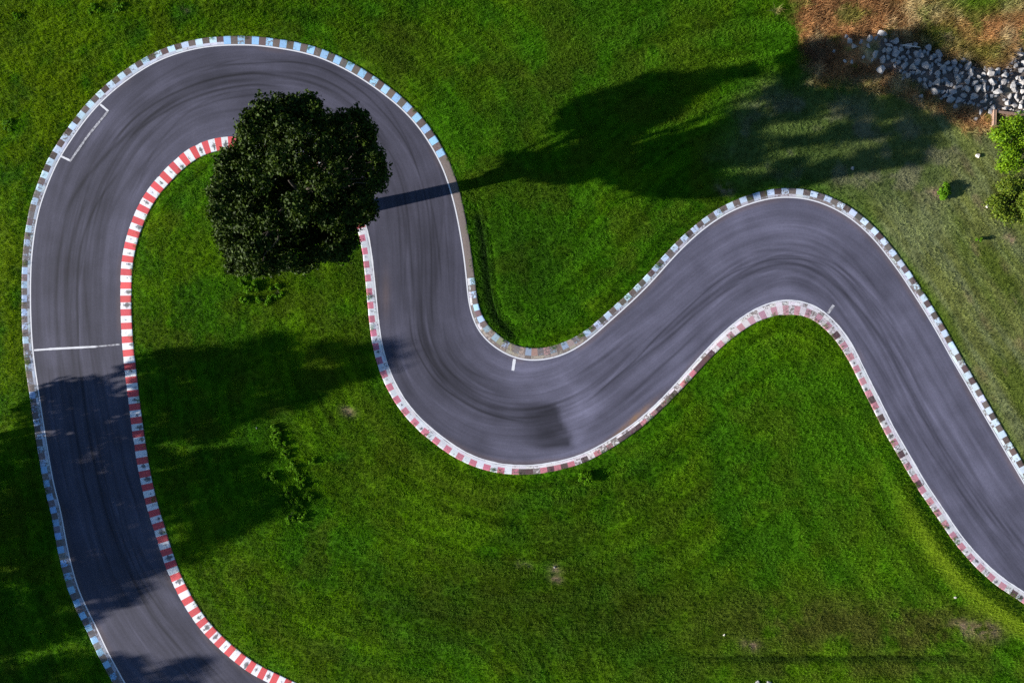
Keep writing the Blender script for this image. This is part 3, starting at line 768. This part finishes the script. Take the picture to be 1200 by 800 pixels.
scatter('dry_grass', np.c_[dx_, dy_, ground_z(dx_, dy_)], c * rng.uniform(.75, 1.3, (len(c), 1)), np.c_[u, u, u * tall],
        np.c_[rng.normal(0, .2, len(c)), rng.normal(.5, .25, len(c)), rng.normal(-1.35, .6, len(c))], dtufts,
        'tall dry brown grass on the bank round the stone heap', 'dry grass')

# ------------------------------------------------------------------ foliage and wood
def leaf_cloud(cen, rad, per, size, r, flat=.8, up=.35, shell=.45):
    """folded leaves round clump centres"""
    cen = np.asarray(cen, float); rad = np.asarray(rad, float)
    k = np.repeat(np.arange(len(cen)), (per * (rad / rad.mean()) ** 2).astype(int)); n = len(k)
    d = r.normal(size=(n, 3)); d /= np.linalg.norm(d, axis=1)[:, None]
    q = r.random(n) ** shell
    lump = .72 + .5 * np.abs(np.sin(d[:, 0] * 4 + k) * np.sin(d[:, 1] * 4 + 2 * k) + .3 * np.sin(d[:, 2] * 7 + k))
    p = cen[k] + d * (rad[k] * q * lump)[:, None] * np.array([1, 1, flat])
    nrm = d * .6 + r.normal(size=(n, 3)) * .6 + np.array([0, 0, up]); nrm /= np.linalg.norm(nrm, axis=1)[:, None]
    t = np.cross(nrm, r.normal(size=(n, 3))); t /= np.linalg.norm(t, axis=1)[:, None]
    b = np.cross(nrm, t); L = (size * r.uniform(.6, 1.3, n))[:, None]; w = L * .33
    V = np.stack([p - t * L * .5, p + b * w + nrm * L * .10, p + t * L * .5 - nrm * L * .12, p - b * w + nrm * L * .10], 1)
    i = np.arange(n)[:, None] * 4
    F = np.concatenate([i + np.array([[0, 1, 2]]), i + np.array([[0, 2, 3]])])
    return V.reshape(-1, 3), F, np.repeat(r.random(n), 4)
def foliage(name, mat, *a, parent=None, **kw):
    V, F, tip = leaf_cloud(*a, **kw); me = np_mesh(name, V, F, mat); set_attr(me, 'tip', 'FLOAT', 'POINT', tip); return obj(name, me, parent)
def tube(paths, sides=9):
    """paths: list of (points (n,3), radii)"""
    VV = []; FF = []; caps = []; b0 = 0
    for pts, rr in paths:
        pts = np.asarray(pts, float); n = len(pts)
        for i in range(n):
            d = pts[min(i + 1, n - 1)] - pts[max(i - 1, 0)]; d /= np.linalg.norm(d)
            a = np.cross(d, [.31, .95, .02]); a /= np.linalg.norm(a); b = np.cross(d, a)
            for k in range(sides):
                th = 2 * math.pi * k / sides; VV.append(pts[i] + (a * math.cos(th) + b * math.sin(th)) * rr[i])
        for i in range(n - 1):
            for k in range(sides):
                k2 = (k + 1) % sides
                FF.append((b0 + i * sides + k, b0 + i * sides + k2, b0 + (i + 1) * sides + k2, b0 + (i + 1) * sides + k))
        caps.append([b0 + (n - 1) * sides + k for k in range(sides)])
        b0 += n * sides
    return np.array(VV), [np.array(FF), np.array(caps)]
def bent(a, b, n=7, sag=.0, wob=.15, r=None):
    a, b = np.asarray(a, float), np.asarray(b, float); t = np.linspace(0, 1, n)[:, None]
    p = a + (b - a) * t; p[:, 2] += np.sin(t[:, 0] * math.pi) * sag
    if r is not None: p[1:-1] += r.normal(0, wob, (n - 2, 3))
    return p

# the big tree: clump centres agree with its outline from above and with its shadow on the ground
CROWN = [(243,228),(250,205),(252,180),(277,168),(285,150),(288,132),(302,123),(328,116),(355,113),(372,124),(380,137),(391,141),(405,129),(426,130),(438,141),(437,152),(442,162),(451,180),(458,200),(455,214),(445,216),(438,232),(446,250),(436,262),(424,257),(418,275),(408,305),(400,314),(385,330),(370,335),(345,322),(325,325),(300,318),(272,324),(262,300),(250,282),(256,260)]
SHADE = [(600,196),(606,150),(652,140),(660,122),(722,100),(760,90),(850,74),(915,62),(960,46),(1060,30),(1114,23),(1130,42),(1142,66),(1178,80),(1184,118),(1150,138),(1112,150),(1085,192),(1000,203),(960,213),(900,224),(860,229),(800,234),(770,231),(720,214),(650,214),(612,208)]
r1 = np.random.default_rng(5)
cen, rad = [], []
def shadow_px(x, y, h):
    g = np.array([x, y]) + SH * h / TAN_E; return g[0] / S + 600, 400 - g[1] / S
GAPS = [[(780,134),(850,104),(890,84),(918,78),(890,122),(838,138)], [(725,158),(775,143),(858,138),(858,152),(740,170)], [(640,192),(700,176),(770,166),(800,168),(760,182),(660,202)], [(604,154),(660,150),(712,158),(690,172),(640,182),(606,184)], [(885,148),(930,137),(985,128),(985,136),(890,160)], [(930,180),(985,168),(1030,164),(1030,172),(935,190)]]
def try_clump(px, py, h, r, edge=False):
    k = 1 - h / CAM_H; x, y = (px - 600) * S * k, (400 - py) * S * k
    a, b = np.array(px), np.array(py)
    if not in_poly(a, b, CROWN) or (not edge and poly_dist(a, b, CROWN, True) < r * .88 / S / k): return False
    qx, qy = (np.array(v) for v in shadow_px(x, y, h))
    if not in_poly(qx, qy, SHADE) or poly_dist(qx, qy, SHADE, True) < r * .7 / S: return False
    if any(in_poly(qx, qy, g) for g in GAPS): return False
    if h > 6.5 or edge:
        for ea, eb in ((.35, 0), (-.35, 0), (0, .75), (0, -.75), (.25, .5), (.25, -.5), (-.25, .5), (-.25, -.5)):
            o1 = r / S * (ea * SH / TAN_E + eb * np.array([-SH[1], SH[0]]))
            if any(in_poly(qx + o1[0], qy - o1[1], g) for g in GAPS[:2] + GAPS[3:]) and r1.random() < .7: return False
    if 880 < qx < 1090 and qy > 100 and r1.random() < .12: return False
    if any((c[0]-x)**2 + (c[1]-y)**2 + (1.7 * (c[2]-h))**2 < ((.46 if edge else .50) * (r + q)) ** 2 for c, q in zip(cen, rad)): return False
    cen.append((x, y, h)); rad.append(r); return True
# first the clumps that draw the outline, then the inside
cp = resample(np.array(CROWN + CROWN[:1], float), 9)
cc_ = cp.mean(0)
for q in cp:
    for _ in range(160):
        r = r1.uniform(.62, 1.0); d = cc_ - q; d /= np.linalg.norm(d); g = q + d * (r * .86 / S * 1.30)
        if try_clump(g[0], g[1], r1.uniform(5.6, 16.2), r, True): break
n1 = len(cen)
def by_shadow(g, n, hlo, hhi, rlo, rhi):
    for _ in range(n):
        h = r1.uniform(hlo, hhi); p = W(g) - SH * h / TAN_E; k = 1 - h / CAM_H
        if try_clump(p[0] / k / S + 600, 400 - p[1] / k / S, h, r1.uniform(rlo, rhi), True): return
sp = resample(np.array(SHADE + SHADE[:1], float), 26); sc0 = sp.mean(0)
for q in sp:
    d = sc0 - q; d /= np.linalg.norm(d); by_shadow(q + d * 14, 60, 5, 17.6, .6, .9)
for g in [(1060,60),(1090,75),(1120,90),(1150,105),(1100,110),(1070,95),(1040,50),(1130,118),(1165,100),(1150,120),(1080,52),(1020,80),(1075,42),(1100,38),(1112,52),(1122,62),(1050,48),(1095,58),(1135,76)]:
    by_shadow(g, 300, 11, 18.4, .65, .95)
n2 = len(cen); tries = 0
while len(cen) < n2 + 95 and tries < 20000:
    tries += 1
    h = r1.uniform(5.2, 10.5) if r1.random() < .7 else r1.uniform(9, 15.5)
    try_clump(r1.uniform(262, 445), r1.uniform(130, 320), h, r1.uniform(.8, 1.2) * (1 if h < 11 else .8))

# close what still lies open to the sky inside the outline, low in the crown
for gx0 in range(250, 456, 9):
    for gy0 in range(120, 336, 9):
        a_, b_ = np.array(gx0 * 1.), np.array(gy0 * 1.)
        if not in_poly(a_, b_, CROWN) or poly_dist(a_, b_, CROWN, True) < 9: continue
        dd = min(math.hypot(c[0] / S / (1 - c[2] / CAM_H) + 600 - gx0, 400 - c[1] / S / (1 - c[2] / CAM_H) - gy0) - q / S * .62 for c, q in zip(cen, rad))
        if dd < 1.5 or r1.random() < .10: continue
        for _ in range(40):
            h = r1.uniform(5.4, 9.5 if _ < 18 else 15.5); k = 1 - h / CAM_H; x, y = (gx0 - 600) * S * k, (400 - gy0) * S * k
            qx, qy = (np.array(v) for v in shadow_px(x, y, h))
            if in_poly(qx, qy, SHADE) and poly_dist(qx, qy, SHADE, True) > 5 and not any(in_poly(qx, qy, g) for g in GAPS):
                cen.append((x, y, h)); rad.append(r1.uniform(.7, .95)); break
cen = np.array(cen); rad = np.array(rad)
bx, by = W((386, 252)); zb = .0
rel = cen - np.array([bx, by, 0])
M_LEAF = mat_leaf('dark_leaf', (.008, .018, .0015), (.044, .076, .004), .6, .14, .12)
tree = tag(empty('broadleaf_tree', (bx, by, zb)), 'tall dark green broadleaf tree standing at the hairpin over the red kerb', 'tree')
foliage('crown', M_LEAF, rel, rad * 1.06, 300, .27, np.random.default_rng(7), parent=tree, flat=.5)
rw = np.random.default_rng(8)
tc = rel.mean(0)
trunk_pts = np.array([(0, 0, -.3), (0, 0, .3), (.05, .02, 2), (.0, .1, 4.5), (-.1, .1, 7), (tc[0] * .6, tc[1] * .6, 9.5), (tc[0], tc[1], 12.5)])
tv, tf = tube([(trunk_pts, [.95, .66, .56, .50, .40, .27, .08])], 14)
obj('trunk', np_mesh('trunk', tv, tf, M_BARK, True), tree)
order = np.argsort(-np.hypot(rel[:, 0], rel[:, 1]))[:34]
for c_ in rel[order]:
    z0 = np.clip(c_[2] - 2.6 - .25 * np.hypot(c_[0], c_[1]), 3.8, 10); f = (z0 - .3) / 12.2
    a = np.array([np.interp(z0, trunk_pts[:, 2], trunk_pts[:, k]) for k in range(3)])
    lv, lf = tube([(bent(a, c_, 7, .35, .16, rw), np.linspace(.12, .025, 7))], 7)
    obj('branch', np_mesh('branch', lv, lf, M_BARK, True), tree)
# the trees beyond the left edge, known by the shade they throw over the track
r2 = np.random.default_rng(21)
gc_, gr_ = [], []
while len(gc_) < 74:
    h = r2.uniform(4.6, 13.6); R = 4.5 * math.sin(min(1, (14.3 - h) / 6.5) * math.pi / 2) * (1 if h > 6 else .8)
    a = r2.uniform(0, 6.283); q = R * math.sqrt(r2.uniform(.02, 1)); r = r2.uniform(.8, 1.3)
    c_ = (q * math.cos(a), q * math.sin(a), h)
    if any(sum((u - v) ** 2 for u, v in zip(c_, d)) < (.7 * (r + q_)) ** 2 for d, q_ in zip(gc_, gr_)): 
        if r2.random() > .02: continue
    gc_.append(c_); gr_.append(r)
gc_ = np.array(gc_); gr_ = np.array(gr_)
V, F, tip = leaf_cloud(gc_, gr_, 230, .34, r2); crown_me = np_mesh('crown', V, F, M_LEAF); set_attr(crown_me, 'tip', 'FLOAT', 'POINT', tip)
pth = [(np.array([(0, 0, -.3), (0, 0, 2.5), (.1, 0, 6), (0, .1, 11)]), [.5, .38, .3, .08])]
trunk_me = np_mesh('trunk', *tube(pth, 10), M_BARK, True)
br_me = np_mesh('branch', *tube([(bent((0, 0, 4 + .06 * k), c_, 6, .3, .12, r2), np.linspace(.13, .03, 6)) for k, c_ in enumerate(gc_[:14])], 6), M_BARK, True)
for (ux, vx, s_, rz), lb in zip([(-262, 500, 1.0, 0), (-522, 638, 1.18, 1.7), (-500, 712, .82, 3.1), (-572, 818, 1.02, 4.4), (-192, 588, .62, 2.4), (-700, 800, .9, .8), (-560, 560, 1.0, 5.2)],
    ['leafy tree off the left edge whose shade ends below the big tree', 'leafy tree off the left edge shading the infield and the start straight', 'smaller leafy tree off the left edge shading the middle of the left track',
     'leafy tree off the lower left corner shading the bottom of the track', 'small young tree off the left edge in front of the taller ones', 'leafy tree farthest out past the lower left corner', 'leafy tree farthest back beyond the left edge']):
    px = ux * .978 + vx * .208; py = -ux * .208 + vx * .978; p = W((px, py))
    t = tag(empty('broadleaf_tree', (p[0], p[1], 0), rz), lb, 'tree', 'trees beyond the left edge of the picture'); t.scale = (s_, s_, s_)
    obj('crown', crown_me, t); obj('trunk', trunk_me, t); obj('branch', br_me, t)

# ------------------------------------------------------------------ bushes on the right
def bush(name, px, py, r, h, n, leaf, per, mat, label, seed, cat='bush', clump=(.35, .6)):
    q = np.random.default_rng(seed); x, y = W((px, py)); z = float(ground_z(np.array([x]), np.array([y]))[0])
    t = tag(empty(name, (x, y, z)), label, cat); C_, R_ = [], []
    for _ in range(n):
        a = q.uniform(0, 6.28); d = r * math.sqrt(q.random()) * .85; top = h * math.sqrt(max(.05, 1 - (d / r) ** 2))
        C_.append((d * math.cos(a), d * math.sin(a), top * q.uniform(.45, .95))); R_.append(q.uniform(*clump) * r * .6)
    foliage('foliage', mat, C_, R_, per, leaf, q, parent=t, up=.6)
    v, f = tube([(bent((0, 0, -.1), np.array(c_) * .85, 5, .05, .03, q), np.linspace(.05, .012, 5)) for c_ in C_[:14]], 6)
    obj('stem', np_mesh('stem', v, f, M_BARK, True), t)
    return t
M_BRIGHT = mat_leaf('bright_leaf', (.05, .125, .003), (.19, .31, .008), .55, .3, .15)
M_SHRUB = mat_leaf('shrub_leaf', (.05, .15, .004), (.15, .30, .012), .6, .25, .12)
M_OLIVE = mat_leaf('olive_leaf', (.035, .075, .003), (.14, .185, .012), .55, .2, .2)
M_WEED = mat_leaf('weed_leaf', (.07, .20, .003), (.15, .32, .006), .6, .4, .1)
bush('bush', 1180, 174, 2.75, 2.6, 40, .20, 260, M_BRIGHT, 'big bright green bush at the right edge below the stones', 31)
bush('bush', 1184, 236, 2.35, 1.8, 34, .17, 240, M_OLIVE, 'yellowish green bush at the right edge below the big bright one', 32)
bush('shrub', 1105, 225, .80, .75, 16, .12, 260, M_SHRUB, 'small round shrub alone on the pale grass beside its dark shadow', 33)
bush('shrub', 1146, 281, .34, .45, 6, .09, 90, M_SHRUB, 'tiny shrub on the pale grass below the yellowish bush', 34)
weeds = [(327,512),(336,532),(356,568),(344,588),(322,505),(330,520),(345,545),(352,558),(338,578),(350,590),(362,580),(318,560),(342,602),(357,606),(368,540),(296,338),(325,340),(285,330),(288,352),(310,350),(12,148),(112,12),(140,8),(22,20)]
for k, (px, py) in enumerate(weeds):
    t = bush('weed', px, py, random.uniform(.4, .8), random.uniform(.26, .42) if k < 20 else .24, 10, .14, 70, M_WEED, 'leafy green weed in the rough grass of the infield' if k < 20 else 'leafy green weed in the rough grass outside the hairpin', 50 + k, 'weed')
    t['group'] = 'weeds in the infield' if k < 20 else 'weeds outside the hairpin'
bush('weed', 687, 561, .85, .55, 14, .16, 60, M_WEED, 'large leafy weed at the back of the worn kerb below the track', 90, 'weed')

# ------------------------------------------------------------------ stones
def rock_mesh(seed):
    q = np.random.default_rng(seed); import bmesh
    bm = bmesh.new(); bmesh.ops.create_icosphere(bm, subdivisions=4, radius=.56)
    pl = [(Vector(q.normal(size=3)).normalized(), q.uniform(.24, .40)) for _ in range(13)]
    ax = Vector((q.uniform(.85, 1.25), q.uniform(.7, 1.0), q.uniform(.6, .85)))
    for v in bm.verts:
        for nrm, d in pl:
            e = v.co.dot(nrm) - d
            if e > 0: v.co -= nrm * e
        v.co = Vector((v.co.x * ax.x, v.co.y * ax.y, v.co.z * ax.z)) * (1 + .02 * (q.random() - .5))
    me = bpy.data.meshes.new('boulder'); bm.to_mesh(me); bm.free(); me.materials.append(M_ROCK); return me
rmeshes = [rock_mesh(400 + k) for k in range(14)]
placed = []
def rock(px, py, d, z, label, group='stones of the long heap', nm='boulder'):
    x, y = W((px, py))
    o = obj(nm, random.choice(rmeshes), None, (x, y, z))
    o.scale = (d, d * random.uniform(.85, 1.1), d); o.rotation_euler = (random.uniform(-.5, .5), random.uniform(-.5, .5), random.uniform(0, 6.28))
    tag(o, label, 'stone', group); return o
def gz1(px, py):
    x, y = W((px, py)); return float(ground_z(np.array([x]), np.array([y]))[0])
LB = 'grey angular stone in the long heap on the dry bank'
LS = 'grey stone lying loose round the left end of the heap'
r3 = np.random.default_rng(77)
tries = 0
while len(placed) < 250 and tries < 40000:
    tries += 1
    px, py = r3.uniform(1028, 1238), r3.uniform(48, 150)
    if not in_poly(np.array(px), np.array(py), ROCKS): continue
    d = .40 + .50 * r3.random() ** 1.2
    if px > 1175: d *= .8
    if any((px - a) ** 2 + (py - b) ** 2 < (.50 * (d + e) / S) ** 2 * .34 for a, b, e in placed): continue
    placed.append((px, py, d)); rock(px, py, d, gz1(px, py) + d * r3.uniform(.2, .42), LB)
for k in range(20):        # a few lie on top of the others
    a, b, e = placed[r3.integers(0, len(placed))]; d = r3.uniform(.28, .46)
    rock(a + r3.uniform(-4, 4), b + r3.uniform(-3, 3), d, gz1(a, b) + e * .45, LB)
for px, py, d in LOOSE:
    d *= 1.15; rock(px, py, d, gz1(px, py) + d * .30 + .10, LS, 'loose stones left of the heap')
for px, py, d in LOOSE2:
    rock(px, py, d, gz1(px, py) + d * .30 + .10, 'grey stone lying loose in the straw below the heap', 'loose stones below the heap')
for px, py, d, lb in [(998.5, 198, .42, 'grey stone alone on the worn grass above the right bend'), (1144.5, 183, .46, 'cream coloured stone beside the big bright green bush'),
                      (1155.5, 242, .5, 'white oblong stone beside the yellowish green bush'), (848, 743, .26, 'small white stone in the grass low in the picture'),
                      (650, 664, .26, 'pale stone on a bare patch in the lower infield'), (872+246, 699, .26, 'whitish stone in the grass below the right kerb'), (301, 501, .2, 'small white stone at the edge of the shade in the infield')]:
    o = rock(px, py, d, gz1(px, py) + d * .2, lb, None, 'stone'); 
    if px in (1144.5, 1155.5, 848):
        if 'M_PALE' not in globals(): M_PALE = mat_plain('pale_stone', (.55, .48, .40), (.85, .80, .74), 6)
        me = o.data.copy(); me.materials.clear(); me.materials.append(M_PALE); o.data = me
for px, py, d, lb in [(887, 799, .55, 'grey stone at the bottom edge, left one of the pair'), (901, 800, .6, 'grey stone at the bottom edge, right one of the pair')]:
    rock(px, py, d, gz1(px, py) + d * .15, lb, 'pair of stones at the bottom edge', 'stone')

# pale stick on the stones and the timber frame beside the bush
a, b = W((1051, 58)), W((1072, 60.5))
v, f = tube([(bent((*a, .95), (*b, .9), 5, .03, .015, r3), [.05, .055, .05, .045, .03])], 8)
tag(obj('stick', np_mesh('stick', v, f, mat_plain('dead_wood', (.45, .42, .40), (.7, .67, .64), 5), True)), 'pale bare stick lying on the stone heap', 'stick')
M_TIMB = mat_plain('old_timber', (.16, .09, .06), (.38, .26, .20), 7)
def beam(me_name, p, q, w, h, z0, parent):
    p, q = np.array(p), np.array(q); d = q - p; L = np.linalg.norm(d); d /= L; nn = np.array([-d[1], d[0]])
    import bmesh
    bm = bmesh.new(); bmesh.ops.create_cube(bm, size=1)
    for vv in bm.verts: vv.co = Vector((*(p + d * (vv.co.x + .5) * L + nn * vv.co.y * w), z0 + (vv.co.z + .5) * h))
    bmesh.ops.bevel(bm, geom=bm.edges[:], offset=.015, segments=2, affect='EDGES')
    me = bpy.data.meshes.new(me_name); bm.to_mesh(me); bm.free(); me.materials.append(M_TIMB)
    return obj(me_name, me, parent)
fx, fy = W((1161, 133)); fz = gz1(1161, 133)
fr = tag(empty('timber_frame', (fx, fy, fz - .1)), 'low rusty brown timber frame between the stones and the bright bush', 'frame')
beam('plank', (.13, 0), (3.9, -.45), .24, .55, 0, fr)
beam('plank', (0, .13), (-.05, -1.3), .24, .60, 0, fr)
beam('plank', (3.95, -.3), (3.9, -1.7), .24, .55, 0, fr)

# ------------------------------------------------------------------ light, sky, camera
az = math.atan2(SH[1], SH[0])
sun = bpy.data.lights.new('sun', 'SUN'); sun.energy = 5.0; sun.angle = math.radians(.5); sun.color = (1.0, .95, .88)
so_b = link(bpy.data.objects.new('sun', sun))
dirv = Vector((math.cos(az) * math.cos(ELEV), math.sin(az) * math.cos(ELEV), -math.sin(ELEV)))
so_b.rotation_euler = dirv.to_track_quat('-Z', 'Y').to_euler(); so_b.location = (-60, -15, 40)
w = bpy.data.worlds.new('World'); scene.world = w; w.use_nodes = True
sk = w.node_tree.nodes.new('ShaderNodeTexSky'); sk.sky_type = 'NISHITA'; sk.sun_disc = False
sk.sun_elevation = ELEV; sk.sun_rotation = math.atan2(-SH[0], -SH[1]); sk.ozone_density = 4.0; sk.dust_density = .4
bg = w.node_tree.nodes['Background']; w.node_tree.links.new(sk.outputs[0], bg.inputs[0]); bg.inputs[1].default_value = .055
cam = bpy.data.cameras.new('camera'); cam.sensor_fit = 'HORIZONTAL'; cam.sensor_width = 36
cam.lens = 36 * CAM_H / (1200 * S); cam.clip_end = 6000; cam.clip_start = .5
co_ = link(bpy.data.objects.new('camera', cam)); co_.location = (0, 0, CAM_H); co_.rotation_euler = (0, 0, 0)
scene.camera = co_
vs = scene.view_settings; vs.view_transform = 'Standard'; vs.look = 'None'; vs.gamma = 1; vs.use_curve_mapping = False; vs.exposure = 1.28
scene.render.engine = 'CYCLES'
scene.cycles.use_denoising = False
scene.cycles.max_bounces = 5
scene.cycles.sample_clamp_indirect = 1.0
